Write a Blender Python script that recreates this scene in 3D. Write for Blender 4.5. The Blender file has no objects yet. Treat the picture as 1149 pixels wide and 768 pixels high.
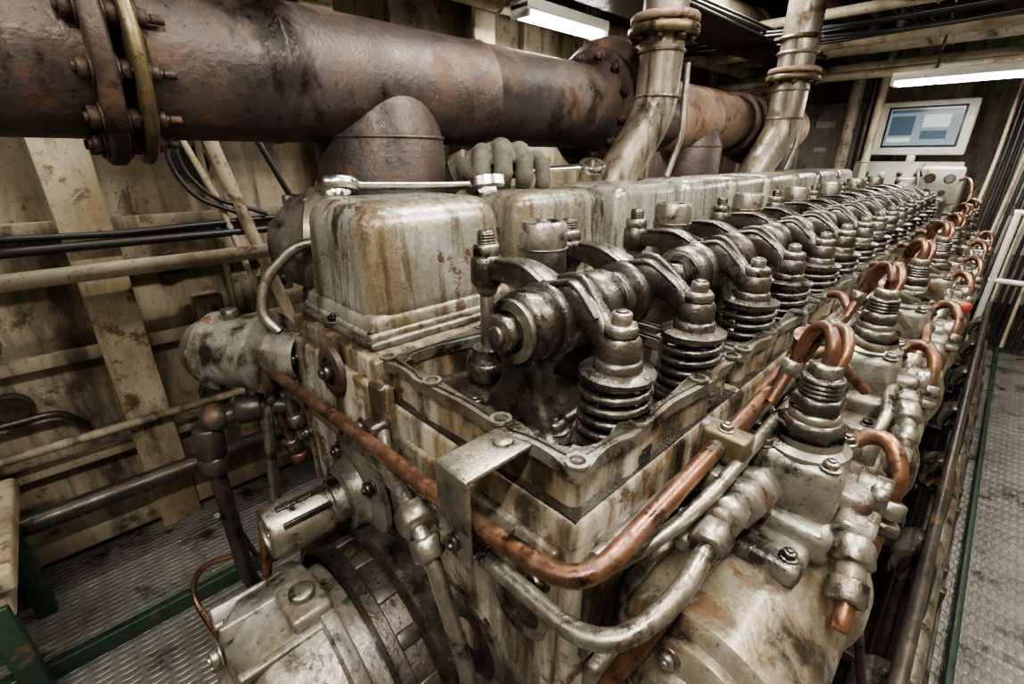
import bpy,bmesh,math,random
from mathutils import Vector as V, Matrix, Quaternion, Euler
random.seed(7)
ZO=1.1   # floor offset: everything is modelled with block top at z=0, then lifted so floor is z=0
# ---------------------------------------------------------------- materials
def newmat(name):
    m=bpy.data.materials.new(name); m.use_nodes=True
    nt=m.node_tree; b=nt.nodes['Principled BSDF']; return m,nt,b
def grime(name,base,base2,rust=(.085,.042,.020),rust_amt=.3,dark=(.014,.011,.008),dark_amt=.3,metal=0.,rough=.5,
          scale=6.,bump=.3,streak=.3,rr=.25,coat=0.,seed=0.,bscale=90.,soft=.07,stain=(.17,.095,.032),stain_amt=0.,ztop=None,specks=.7,drip=0.,rmul=1.5,dripc=(.05,.030,.013)):
    m,nt,b=newmat(name); N=nt.nodes; L=nt.links
    geo=N.new('ShaderNodeNewGeometry')
    mp0=N.new('ShaderNodeMapping'); mp0.inputs['Location'].default_value=(seed,seed*.7,seed*1.3); L.new(geo.outputs['Position'],mp0.inputs['Vector'])
    def noi(sc,det,ro,mscale=(1,1,1),dist=0.):
        mp=N.new('ShaderNodeMapping'); mp.inputs['Scale'].default_value=mscale; L.new(mp0.outputs[0],mp.inputs['Vector'])
        n=N.new('ShaderNodeTexNoise'); n.inputs['Scale'].default_value=sc; n.inputs['Detail'].default_value=det
        n.inputs['Roughness'].default_value=ro; n.inputs['Distortion'].default_value=dist; L.new(mp.outputs[0],n.inputs['Vector']); return n.outputs['Fac']
    def mr(s,a,c,lo=0.,hi=1.):
        r=N.new('ShaderNodeMapRange'); r.inputs[1].default_value=a; r.inputs[2].default_value=c; r.inputs[3].default_value=lo; r.inputs[4].default_value=hi
        L.new(s,r.inputs[0]); return r.outputs[0]
    def add(x,y):
        q=N.new('ShaderNodeMath'); q.operation='ADD'; L.new(x,q.inputs[0])
        if isinstance(y,float): q.inputs[1].default_value=y
        else: L.new(y,q.inputs[1])
        return q.outputs[0]
    def mix(f,a,c):
        x=N.new('ShaderNodeMix'); x.data_type='RGBA'
        L.new(f,x.inputs[0])
        for i,q in ((6,a),(7,c)):
            if isinstance(q,tuple): x.inputs[i].default_value=(*q,1)
            else: L.new(q,x.inputs[i])
        return x.outputs[2]
    n1=noi(scale,6,.6); f1=mr(n1,.38,.62)
    c=mix(f1,base,base2)
    zt=None
    if ztop:
        sx=N.new('ShaderNodeSeparateXYZ'); L.new(geo.outputs['Position'],sx.inputs[0]); zt=mr(sx.outputs['Z'],ztop[0],ztop[1],0,ztop[2])
    if stain_amt:
        n7=noi(scale*.9,9,.66,(1,1,streak*.8),.25)
        if zt is not None: n7=add(n7,zt)
        ts=.70-.42*stain_amt; c=mix(mr(n7,ts-.03,ts+.16,0,.85),c,stain)
    n2=noi(scale*1.6,10,.72,dist=.3); th=.70-.42*rust_amt
    r1=mr(n2,th,th+soft)
    n5=noi(scale*9,4,.6)
    rc=mix(mr(n5,.35,.65),rust,tuple(min(1,x*rmul) for x in rust))
    c=mix(r1,c,rc)
    n3=noi(scale*1.3,8,.65,(1,1,streak),.2); td=.72-.42*dark_amt
    if zt is not None: n3=add(n3,zt)
    d1=mr(n3,td,td+.12,0,.93)
    c=mix(d1,c,dark)
    if drip:
        n8=noi(scale*4.5,5,.6,(1,1,.07),.1); td2=.70-.3*drip
        c=mix(mr(n8,td2,td2+.14,0,.75),c,dripc)
    n6=noi(scale*14,3,.7); sp=mr(n6,.61,.69,0,specks)   # fine specks of dirt
    c=mix(sp,c,dark)
    L.new(c,b.inputs['Base Color'])
    mm=N.new('ShaderNodeMath'); mm.operation='MULTIPLY'; L.new(mr(r1,0,1,1,.25),mm.inputs[0]); mm.inputs[1].default_value=metal
    L.new(mm.outputs[0],b.inputs['Metallic'])
    ra=N.new('ShaderNodeMath'); ra.operation='ADD'; ra.use_clamp=True
    L.new(mr(n5,.3,.7,rough-rr*.5,rough+rr*.5),ra.inputs[0]); L.new(mr(r1,0,1,0,.2),ra.inputs[1])
    rb=N.new('ShaderNodeMath'); rb.operation='SUBTRACT'; rb.use_clamp=True; L.new(ra.outputs[0],rb.inputs[0]); L.new(mr(d1,0,1,0,.15),rb.inputs[1])
    L.new(rb.outputs[0],b.inputs['Roughness'])
    if coat: b.inputs['Coat Weight'].default_value=coat; b.inputs['Coat Roughness'].default_value=.2
    n4=noi(bscale,5,.6)
    ad=N.new('ShaderNodeMath'); ad.operation='MULTIPLY_ADD'; L.new(r1,ad.inputs[0]); ad.inputs[1].default_value=-.5; L.new(n4,ad.inputs[2])
    bp=N.new('ShaderNodeBump'); bp.inputs['Strength'].default_value=bump; bp.inputs['Distance'].default_value=.004
    L.new(ad.outputs[0],bp.inputs['Height']); L.new(bp.outputs[0],b.inputs['Normal'])
    return m
def plain(name,col,rough=.5,metal=0,emit=0):
    m,nt,b=newmat(name); b.inputs['Base Color'].default_value=(*col,1); b.inputs['Roughness'].default_value=rough; b.inputs['Metallic'].default_value=metal
    if emit: b.inputs['Emission Color'].default_value=(*col,1); b.inputs['Emission Strength'].default_value=emit
    return m
BLOCK=grime('block_paint',(.44,.435,.375),(.27,.26,.21),rust=(.075,.038,.017),rust_amt=.41,dark_amt=.52,rough=.37,scale=7,bump=.35,streak=.22,coat=.35,stain_amt=.62,stain=(.145,.098,.046),ztop=(ZO-.20,ZO+.0,.06),drip=.68,rmul=1.4)
COVER=grime('cover_paint',(.42,.425,.385),(.27,.27,.235),rust=(.062,.036,.019),rust_amt=.33,dark_amt=.36,metal=.5,rough=.32,scale=9,bump=.35,streak=.25,coat=.3,seed=3,stain=(.17,.128,.068),stain_amt=.56,drip=.62,soft=.05,rmul=1.4)
DARK=grime('oily_dark_steel',(.125,.113,.100),(.055,.049,.042),rust=(.055,.034,.018),rust_amt=.26,dark_amt=.42,metal=.86,rough=.34,scale=11,bump=.32,streak=1,coat=.3,bscale=150,specks=.6,rr=.26)
CAST=grime('grey_cast_iron',(.235,.225,.195),(.12,.112,.094),rust=(.07,.040,.020),rust_amt=.31,dark_amt=.51,metal=.6,rough=.38,scale=11,bump=.30,streak=1,coat=.25,bscale=130,specks=.7,rr=.22,stain_amt=.42,stain=(.105,.078,.045))
CAV=grime('oily_cavity_and_shadow',(.04,.034,.028),(.02,.017,.013),rust=(.04,.022,.01),rust_amt=.35,dark_amt=.5,metal=.4,rough=.28,scale=14,bump=.4,streak=1,coat=.5)  # oily recesses, also the dark panel painted as shadow on the block side
STEEL=grime('worn_steel',(.32,.30,.26),(.175,.16,.135),rust=(.07,.042,.022),rust_amt=.29,dark_amt=.47,metal=.86,rough=.36,scale=13,bump=.2,streak=1,bscale=140,specks=.6,rr=.22)
CHROME=grime('polished_tool_steel',(.70,.69,.67),(.5,.49,.47),rust_amt=.02,dark_amt=.05,metal=1,rough=.24,scale=30,bump=.04,streak=1,rr=.1,specks=.2)
COPPER=grime('copper_tube',(.245,.128,.080),(.13,.072,.050),rust=(.05,.030,.020),rust_amt=.42,dark_amt=.45,metal=.84,rough=.38,scale=12,bump=.14,streak=1,bscale=100,specks=.6,rr=.22)
EXH=grime('heat_scaled_exhaust',(.052,.047,.049),(.110,.092,.086),rust=(.095,.050,.030),rust_amt=.44,dark_amt=.46,metal=.5,rough=.43,scale=4.6,bump=.5,streak=.7,soft=.15,seed=5,stain=(.125,.088,.073),stain_amt=.46,rmul=1.35)
EXH2=grime('rust_flange',(.078,.056,.047),(.05,.038,.034),rust=(.082,.042,.025),rust_amt=.48,dark_amt=.42,metal=.5,rough=.5,scale=8,bump=.45,streak=1,soft=.12,rmul=1.4)
EXH3=grime('rust_pale_pipe',(.30,.22,.17),(.21,.14,.10),rust=(.10,.05,.026),rust_amt=.42,dark_amt=.34,metal=.3,rough=.55,scale=7,bump=.3)
BRASS=grime('brass_ring',(.20,.165,.095),(.11,.09,.05),rust=(.07,.04,.02),rust_amt=.38,dark_amt=.44,metal=.7,rough=.42,scale=9,bump=.15)
PIPEST=grime('stainless_pipe',(.38,.355,.31),(.24,.22,.185),rust=(.10,.058,.032),rust_amt=.30,dark_amt=.34,metal=.6,rough=.38,scale=7,bump=.2,specks=.5,stain_amt=.50,stain=(.15,.11,.07),drip=.6)
RAILM=grime('manifold_paint',(.32,.308,.25),(.19,.178,.14),rust=(.075,.041,.019),rust_amt=.42,dark_amt=.58,metal=.4,rough=.36,scale=8,bump=.4,streak=.5,coat=.35,seed=9,stain_amt=.60,stain=(.12,.086,.046),rmul=1.4)
ALU=grime('grey_aluminium_housing',(.32,.315,.29),(.185,.18,.158),rust=(.075,.044,.022),rust_amt=.35,dark_amt=.53,metal=.5,rough=.38,scale=9,bump=.35,streak=.6,seed=12,stain_amt=.50,stain=(.115,.086,.05))
WALL=grime('wall_paint',(.36,.32,.235),(.24,.208,.15),rust=(.07,.048,.030),rust_amt=.33,dark=(.026,.020,.014),dark_amt=.48,rough=.6,scale=3.6,bump=.35,streak=.3,seed=2,stain=(.145,.11,.068),stain_amt=.60,soft=.06,drip=.58,dripc=(.065,.046,.027))
FRAME=grime('frame_paint',(.43,.38,.28),(.32,.275,.195),rust=(.09,.055,.03),rust_amt=.33,dark_amt=.40,rough=.55,scale=5,bump=.25,streak=.4,seed=8,stain_amt=.54,stain=(.18,.13,.075),soft=.06,drip=.4)
CREAM=grime('cream_paint',(.48,.44,.34),(.35,.31,.23),rust=(.11,.07,.035),rust_amt=.27,dark_amt=.35,rough=.42,scale=5,bump=.12,streak=.4,seed=4,stain_amt=.45)
DKPIPE=grime('black_pipe',(.04,.037,.033),(.08,.07,.06),rust=(.065,.034,.018),rust_amt=.34,dark_amt=.3,metal=.6,rough=.38,scale=9,bump=.15,streak=1)
GREEN=grime('green_paint',(.016,.042,.026),(.012,.030,.020),rust_amt=.25,dark_amt=.45,rough=.5,scale=8,bump=.2)
RUBBER=plain('black_rubber',(.012,.012,.013),.45)
BOXG=grime('cabinet_paint',(.31,.32,.28),(.23,.235,.20),rust_amt=.22,dark_amt=.34,rough=.45,scale=6,bump=.1)
RED=grime('red_paint',(.25,.025,.018),(.15,.018,.012),rust_amt=.1,dark_amt=.3,rough=.4,scale=20,bump=.1)
WHITE=grime('white_enamel',(.62,.62,.58),(.52,.52,.48),rust_amt=.05,dark_amt=.15,rough=.35,scale=6,bump=.05)
LAMP=plain('tube_light',(1,.97,.90),.4,0,20)
CEIL=grime('ceiling_paint',(.19,.175,.135),(.12,.11,.085),rust_amt=.25,dark_amt=.4,rough=.6,scale=2.5,bump=.2,seed=6)
GLOVE=grime('work_glove_fabric',(.125,.118,.095),(.070,.066,.053),rust=(.10,.088,.062),rust_amt=.26,dark_amt=.34,rough=.8,scale=16,bump=.9,streak=1,bscale=220)
CUFF=grime('glove_knit_cuff',(.20,.185,.14),(.12,.11,.085),rust=(.10,.085,.06),rust_amt=.26,dark_amt=.34,rough=.9,scale=18,bump=.9,streak=1,bscale=260)
SLEEVE=grime('boiler_suit_fabric',(.06,.062,.055),(.04,.042,.037),rust_amt=.0,dark_amt=.3,rough=.9,scale=20,bump=.6,streak=1)
def floor_mat():
    m=grime('tread_plate',(.23,.227,.212),(.15,.145,.13),rust_amt=.2,dark_amt=.40,metal=.4,rough=.40,scale=4,bump=.2,streak=1)
    nt=m.node_tree;N=nt.nodes;L=nt.links;b=N['Principled BSDF']
    geo=N.new('ShaderNodeNewGeometry'); outs=[]
    for rot,off in ((.785,0),(-.785,.5)):
        mp=N.new('ShaderNodeMapping'); mp.inputs['Rotation'].default_value=(0,0,rot); mp.inputs['Scale'].default_value=(30,12,1); mp.inputs['Location'].default_value=(off,off,0)
        L.new(geo.outputs['Position'],mp.inputs[0])
        v=N.new('ShaderNodeTexVoronoi'); v.inputs['Scale'].default_value=1; v.inputs['Randomness'].default_value=0; L.new(mp.outputs[0],v.inputs['Vector'])
        r=N.new('ShaderNodeMapRange'); r.inputs[1].default_value=.22; r.inputs[2].default_value=.34; r.inputs[3].default_value=1; r.inputs[4].default_value=0; L.new(v.outputs['Distance'],r.inputs[0]); outs.append(r.outputs[0])
    mx=N.new('ShaderNodeMath'); mx.operation='MAXIMUM'; L.new(outs[0],mx.inputs[0]); L.new(outs[1],mx.inputs[1])
    old=b.inputs['Normal'].links[0].from_node
    bp=N.new('ShaderNodeBump'); bp.inputs['Distance'].default_value=.005; bp.inputs['Strength'].default_value=.6
    L.new(mx.outputs[0],bp.inputs['Height']); L.new(old.outputs[0],bp.inputs['Normal']); L.new(bp.outputs[0],b.inputs['Normal'])
    return m
FLOOR=floor_mat()
SCREEN=plain('screen_display',(.16,.21,.25),.15,0,.6); SCR2=plain('screen_panel_light',(.38,.42,.42),.2,0,.8); SCR3=plain('screen_panel_dark',(.05,.08,.12),.2,0,.3)
# ---------------------------------------------------------------- geometry kit
def se(a,e):
    c,s=math.cos(a),math.sin(a); return (math.copysign(abs(c)**(2/e),c),math.copysign(abs(s)**(2/e),s))
def round_path(pts,bend,k=6):
    pts=[V(p) for p in pts]; out=[pts[0]]
    for i in range(1,len(pts)-1):
        p=pts[i]; a=pts[i-1]-p; c=pts[i+1]-p
        b1=min(bend,a.length*.48); b2=min(bend,c.length*.48)
        s=p+a.normalized()*b1; e=p+c.normalized()*b2
        for j in range(k+1):
            t=j/k; out.append(s*(1-t)**2+p*2*t*(1-t)+e*t*t)
    out.append(pts[-1]); return out
class Bd:
    def __init__(s): s.bm=bmesh.new(); s.mats=[]
    def mi(s,m):
        if m not in s.mats: s.mats.append(m)
        return s.mats.index(m)
    def merge(s,t,m,M=None):
        if M is not None: bmesh.ops.transform(t,matrix=M,verts=t.verts)
        bmesh.ops.recalc_face_normals(t,faces=t.faces)
        i=s.mi(m)
        for f in t.faces: f.material_index=i; f.smooth=True
        me=bpy.data.meshes.new('t'); t.to_mesh(me); s.bm.from_mesh(me); bpy.data.meshes.remove(me); t.free()
    def box(s,c,size,m,bev=0.,rot=(0,0,0),seg=2,taper=0.):
        t=bmesh.new(); bmesh.ops.create_cube(t,size=1)
        for v in t.verts:
            top=v.co.z>0; q=taper if top else 0
            v.co=V((v.co.x*(size[0]-q),v.co.y*(size[1]-q),v.co.z*size[2]))
        if bev: bmesh.ops.bevel(t,geom=t.edges[:],offset=bev,segments=seg,profile=.5,affect='EDGES')
        s.merge(t,m,Matrix.Translation(V(c))@Euler(rot).to_matrix().to_4x4())
    def lathe(s,o,d,prof,m,n=24,phase=0.):
        o=V(o); q=V(d).normalized().to_track_quat('Z','Y').to_matrix().to_4x4()
        t=bmesh.new(); rings=[]
        for r,h in prof:
            if r<1e-6: rings.append([t.verts.new((0,0,h))])
            else: rings.append([t.verts.new((r*math.cos(phase+2*math.pi*i/n),r*math.sin(phase+2*math.pi*i/n),h)) for i in range(n)])
        for a,b in zip(rings,rings[1:]):
            if len(a)==1 and len(b)==1: continue
            for i in range(n):
                j=(i+1)%n
                if len(a)==1: t.faces.new((a[0],b[i],b[j]))
                elif len(b)==1: t.faces.new((a[i],a[j],b[0]))
                else: t.faces.new((a[i],a[j],b[j],b[i]))
        s.merge(t,m,Matrix.Translation(o)@q)
    def cyl(s,p1,p2,r,m,r2=None,n=24,bev=None):
        p1=V(p1);p2=V(p2);L=(p2-p1).length; r2=r if r2 is None else r2
        if bev is None: bev=min(r*.12,L*.2)
        s.lathe(p1,p2-p1,[(0,0),(r-bev,0),(r,bev),(r2,L-bev),(r2-bev,L),(0,L)],m,n)
    def hexn(s,p1,p2,r,m,ph=0.):
        p1=V(p1);p2=V(p2);L=(p2-p1).length;b=min(r*.12,L*.25)
        s.lathe(p1,p2-p1,[(0,0),(r-b,0),(r,b),(r,L-b),(r-b,L),(0,L)],m,6,ph)
    def bolt(s,p,d,r,m,m2=None):
        p=V(p);d=V(d).normalized()
        s.cyl(p,p+d*r*.25,r*1.45,m2 or m,n=16); s.hexn(p+d*r*.25,p+d*r*1.15,r*1.1,m,random.random()); s.cyl(p+d*r*1.1,p+d*r*1.5,r*.55,m,n=10)
    def tube(s,pts,r,m,bend=.05,n=12,rads=None,k=6):
        P=round_path(pts,bend,k) if rads is None else [V(p) for p in pts]
        if rads is None: P=[p for i,p in enumerate(P) if i==0 or (p-P[i-1]).length>1e-5]
        t=bmesh.new(); rings=[]
        T=[((P[min(i+1,len(P)-1)]-P[max(i-1,0)]).normalized()) for i in range(len(P))]
        nrm=T[0].orthogonal().normalized()
        for i,p in enumerate(P):
            if i: nrm=(T[i-1].rotation_difference(T[i])@nrm).normalized()
            bn=T[i].cross(nrm); rr=r if rads is None else rads[i]
            rings.append([t.verts.new(p+(nrm*math.cos(2*math.pi*j/n)+bn*math.sin(2*math.pi*j/n))*rr) for j in range(n)])
        for a,b in zip(rings,rings[1:]):
            for j in range(n): t.faces.new((a[j],a[(j+1)%n],b[(j+1)%n],b[j]))
        t.faces.new(rings[0]); t.faces.new(rings[-1]); s.merge(t,m)
    def loft(s,pts,sizes,m,side=(0,1,0),e=3.5,n=20):
        P=[V(p) for p in pts]; side=V(side).normalized(); t=bmesh.new(); rings=[]
        for i,p in enumerate(P):
            T=(P[min(i+1,len(P)-1)]-P[max(i-1,0)]).normalized(); h=T.cross(side).normalized(); w,hh=sizes[i]
            rings.append([t.verts.new(p+side*(w/2*se(2*math.pi*j/n+.01,e)[0])+h*(hh/2*se(2*math.pi*j/n+.01,e)[1])) for j in range(n)])
        for a,b in zip(rings,rings[1:]):
            for j in range(n): t.faces.new((a[j],a[(j+1)%n],b[(j+1)%n],b[j]))
        t.faces.new(rings[0]); t.faces.new(rings[-1]); s.merge(t,m)
    def sloft(s,pts,sizes,m,side=(0,1,0),e=3.,n=24,k=5):
        P=[];S=[];pts=[V(p) for p in pts];N_=len(pts)
        for i in range(N_-1):
            p0=pts[max(i-1,0)];p1=pts[i];p2=pts[i+1];p3=pts[min(i+2,N_-1)]
            for j in range(k):
                t=j/k; P.append(.5*((2*p1)+(p2-p0)*t+(2*p0-5*p1+4*p2-p3)*t*t+(3*p1-p0-3*p2+p3)*t**3))
                u=t*t*(3-2*t); S.append(tuple(sizes[i][q]*(1-u)+sizes[i+1][q]*u for q in (0,1)))
        P.append(pts[-1]);S.append(sizes[-1]); s.loft(P,S,m,side,e,n)
    def helix(s,o,R,r,h,turns,m,n=8):
        K=int(turns*18); pts=[V(o)+V((R*math.cos(2*math.pi*turns*i/K),R*math.sin(2*math.pi*turns*i/K),h*i/K)) for i in range(K+1)]
        s.tube(pts,r,m,n=n,rads=[r]*(K+1))
    def ring(s,o,d,R,r,m,n=32):
        s.lathe(o,d,[(R+r*math.cos(a),r*math.sin(a)) for a in [2*math.pi*i/10 for i in range(11)]],m,n)
    def sph(s,c,r,m,sc=(1,1,1)):
        t=bmesh.new(); bmesh.ops.create_uvsphere(t,u_segments=16,v_segments=10,radius=r)
        s.merge(t,m,Matrix.Translation(V(c))@Matrix.Diagonal((*sc,1)))
    def flange(s,c,d,R,th,nb,m,mb,br=.016,n=48,rin=0.,both=True):
        c=V(c);d=V(d).normalized()
        s.lathe(c-d*th/2,d,[(rin,0),(R-.006,0),(R,.006),(R,th-.006),(R-.006,th),(rin,th)],m,n)
        q=d.to_track_quat('Z','Y')
        for i in range(nb):
            a=2*math.pi*(i+.5)/nb; p=c+(q@V((math.cos(a),math.sin(a),0)))*(R-br*1.9)
            s.bolt(p+d*th/2,d,br,mb)
            if both: s.bolt(p-d*th/2,-d,br,mb)
    def plate(s,outer,z0,z1,m,inner=None):
        t=bmesh.new(); n=len(outer)
        def ringv(pl,z): return [t.verts.new((x,y,z)) for x,y in pl]
        o0=ringv(outer,z0);o1=ringv(outer,z1)
        for i in range(n): t.faces.new((o0[i],o0[(i+1)%n],o1[(i+1)%n],o1[i]))
        if inner:
            i0=ringv(inner,z0);i1=ringv(inner,z1)
            for i in range(n):
                j=(i+1)%n
                t.faces.new((i0[i],i1[i],i1[j],i0[j])); t.faces.new((o1[i],o1[j],i1[j],i1[i])); t.faces.new((o0[i],i0[i],i0[j],o0[j]))
        else:
            t.faces.new(o1); t.faces.new(o0)
        s.merge(t,m)
    def mesh(s,name):
        for e in s.bm.edges:
            if len(e.link_faces)==2 and e.calc_face_angle(0)>.86: e.smooth=False
        me=bpy.data.meshes.new(name); s.bm.to_mesh(me); s.bm.free()
        for m in s.mats: me.materials.append(m)
        return me
    def done(s,name,parent=None,loc=(0,0,0),remesh=0.,smooth=0):
        ob=bpy.data.objects.new(name,s.mesh(name)); bpy.context.collection.objects.link(ob); ob.location=loc
        if remesh:
            r=ob.modifiers.new('r','REMESH'); r.mode='VOXEL'; r.voxel_size=remesh; r.use_smooth_shade=True
            if smooth:
                k=ob.modifiers.new('s','SMOOTH'); k.iterations=smooth; k.factor=.5
        if parent: ob.parent=parent
        return ob
def inst(me,name,loc,parent=None,rot=(0,0,0)):
    ob=bpy.data.objects.new(name,me); bpy.context.collection.objects.link(ob); ob.location=loc; ob.rotation_euler=rot
    if parent: ob.parent=parent
    return ob
def empty(name,loc=(0,0,0)):
    e=bpy.data.objects.new(name,None); bpy.context.collection.objects.link(e); e.location=loc; e.empty_display_size=.1; return e
PITCH=.49; NC=7; LEN=3.68; CP=.41; NCOV=9
# ================================================================ ENGINE
eng=empty('marine_diesel_engine')
b=Bd()
b.box((-.425,LEN/2,-.36),(.85,LEN,.60),BLOCK,.012)
b.box((-.655,LEN/2,-.032),(.39,LEN,.064),BLOCK,.006)
b.box((-.425,LEN/2,-.86),(.98,LEN,.44),BLOCK,.02)
b.box((-.425,LEN/2,-1.07),(1.1,LEN+.1,.06),GREEN,.01)
b.box((-.655,-.008,-.30),(.37,.02,.52),BLOCK,.008)
b.box((-.20,-.006,-.36),(.36,.014,.50),BLOCK,.006)
b.box((-.425,-.012,-.13),(.05,.03,.22),BLOCK,.01)
for x,z in ((-.82,-.10),(-.82,-.30),(-.82,-.52),(-.50,-.14),(-.36,-.17),(-.04,-.16),(-.04,-.5),(-.33,-.58)):
    b.bolt((x,-.018,z),(0,-1,0),.013,STEEL)
b.lathe((-.60,-.016,-.055),(0,-1,0),[(0,0),(.052,0),(.052,.012),(.044,.016),(.03,.014),(.028,.004),(0,.004)],EXH2,24)
b.bolt((-.60,-.022,-.055),(0,-1,0),.018,DARK)
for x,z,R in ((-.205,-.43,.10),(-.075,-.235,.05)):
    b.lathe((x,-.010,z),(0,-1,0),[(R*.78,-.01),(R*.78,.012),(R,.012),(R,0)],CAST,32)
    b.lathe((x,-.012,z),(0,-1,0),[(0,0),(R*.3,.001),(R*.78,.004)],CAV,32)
for k in range(NC):
    y=k*PITCH
    b.box((.012,y+.215,-.46),(.03,.36,.26),CAST,.01)
    for yy in (.06,.37):
        for z in (-.36,-.56): b.bolt((.027,y+yy,z),(1,0,0),.012,STEEL)
    b.box((.01,y+.45,-.3),(.03,.03,.4),BLOCK,.008)
    b.box((.006,y+.22,-.235),(.014,.40,.14),CAV,.004)  # dark panel: shadow on the lower block side put into its colour
    b.box((.004,y+.1,-.15),(.02,.12,.08),CAST,.006); b.bolt((.012,y+.06,-.15),(1,0,0),.011,STEEL); b.bolt((.012,y+.14,-.15),(1,0,0),.011,STEEL)
    b.box((.07,y+.215,-.78),(.03,.34,.26),DKPIPE,.01)
    b.bolt((.085,y+.1,-.72),(1,0,0),.016,STEEL); b.bolt((.085,y+.33,-.72),(1,0,0),.016,STEEL)
b.box((-.425,LEN+.10,-.45),(.80,.20,1.1),DKPIPE,.03)
b.box((-.25,LEN+.02,.05),(.36,.16,.16),CAST,.02)
b.done('engine_block',eng)
def rim(x0,x1,y0,y1,bolts,inset_o,inset_i,grow):
    pts_o=[];pts_i=[]; n=160; cx,cy=(x0+x1)/2,(y0+y1)/2; ax,ay=(x1-x0)/2,(y1-y0)/2
    for i in range(n):
        a=2*math.pi*i/n; c,s=se(a,9)
        x,y=cx+ax*c,cy+ay*s
        d=min(math.hypot(x-bx,y-by) for bx,by in bolts); w=math.exp(-(d/.034)**2)
        px=abs(c)**6*math.copysign(1,c); py=abs(s)**6*math.copysign(1,s); l=math.hypot(px,py) or 1; px/=l;py/=l
        oo=inset_o*(1-w); ii=inset_i+grow*w
        pts_o.append((x-px*oo,y-py*oo)); pts_i.append((x-px*ii,y-py*ii))
    return pts_o,pts_i
X0,X1=-.462,.0; BY=PITCH-.012
def rocker_box():
    b=Bd(); y0,y1=.0,BY
    bolts=[(X0,y0),(X0,y1),(X1,y0),(X1,y1),(X0,.24),(X1,.15),(X1,.33),(-.31,y0),(-.15,y0),(-.31,y1),(-.15,y1)]
    o,i=rim(X0,X1,y0,y1,bolts,.018,.026,.026)
    b.plate(o,-.062,-.006,BLOCK,i)
    o2,i2=rim(X0-.006,X1+.010,y0-.010,y1+.004,bolts,.022,.036,.028)
    b.plate(o2,-.010,.009,CAST,i2)
    o3,i3=rim(X0+.006,X1-.004,y0+.004,y1-.006,bolts,.016,.020,.018)
    b.plate(o3,.007,.0125,DARK,i3)
    cx,cy=(X0+X1)/2,BY/2
    for bx,by in bolts:
        dx=.019*(1 if bx<cx-.15 else -1 if bx>cx+.15 else 0); dy=.019*(1 if by<.05 else -1 if by>BY-.05 else 0)
        b.lathe((bx+dx,by+dy,.011),(0,0,1),[(.0155,0),(.0155,.004),(.010,.004),(.0085,-.004),(0,-.004)],CAST,18)
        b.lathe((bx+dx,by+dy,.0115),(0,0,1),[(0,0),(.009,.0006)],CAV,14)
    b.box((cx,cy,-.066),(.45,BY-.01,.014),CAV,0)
    for px,py in ((-.068,.165),(-.068,.395)): b.cyl((px,py,-.06),(px,py,-.037),.060,DARK)
    for px,py in ((-.37,.19),(-.37,.42)): b.cyl((px,py,-.06),(px,py,-.02),.04,DARK)
    for q in range(6):
        px,py=random.uniform(-.33,-.14),random.uniform(.05,.43); b.bolt((px,py,-.06),(0,0,1),.014,DARK)
    b.box((-.20,.24,-.05),(.12,.40,.03),DARK,.01)
    return b.mesh('rocker_box')
rb=rocker_box()
for k in range(NC): inst(rb,'rocker_box_%d'%(k+1),(0,k*PITCH,0),eng)
def vcover(first):
    b=Bd(); L=.375 if first else .385
    y0=.03 if first else 0
    b.box((-.675,y0+L/2,.008),(.345 if first else .33,L+.02,.018),CAST if first else COVER,.006)
    b.box((-.675,y0+L/2,.022),(.325,L+.006,.016),COVER,.006)
    b.box((-.675,y0+L/2,.040),(.316,L+.002,.04),COVER,.014,taper=.012,seg=3)
    b.box((-.675,y0+L/2,.142),(.308,L-.008,.240),COVER,.050 if first else .034,seg=6,taper=.030)
    b.ring((-.675,y0+L/2,.2585),(0,0,1),.03,.004,COVER)
    if first:
        for x,y in ((-.828,.04),(-.53,.04),(-.53,.22),(-.53,.39),(-.68,.028)): b.bolt((x,y,.017),(0,0,1),.012,STEEL,CAST)
    else:
        for y in (.05,.33): b.bolt((-.522,y,.016),(0,0,1),.011,STEEL)
    return b.mesh('valve_cover')
v1=vcover(True); v2=vcover(False)
inst(v1,'valve_cover_1',(0,0,0),eng)
for k in range(1,NCOV): inst(v2,'valve_cover_%d'%(k+1),(0,.015+CP*k,0),eng)
b=Bd(); rx,rz,rr=.13,-.325,.128
b.lathe((rx,.075,rz),(0,1,0),[(0,-.016),(rr*.42,-.016),(rr*.46,-.006),(rr*.80,-.006),(rr*.84,-.002),(rr*.84,.012),(rr*1.0,.014),(rr*1.06,.02),(rr*1.06,.04),(rr,.046),(rr,LEN-.1),(rr*.8,LEN-.08),(0,LEN-.07)],RAILM,48)
for a in range(8):
    th=a*math.pi/4+.3; b.bolt((rx+rr*.66*math.cos(th),.069,rz+rr*.66*math.sin(th)),(0,-1,0),.011,STEEL)
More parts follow.
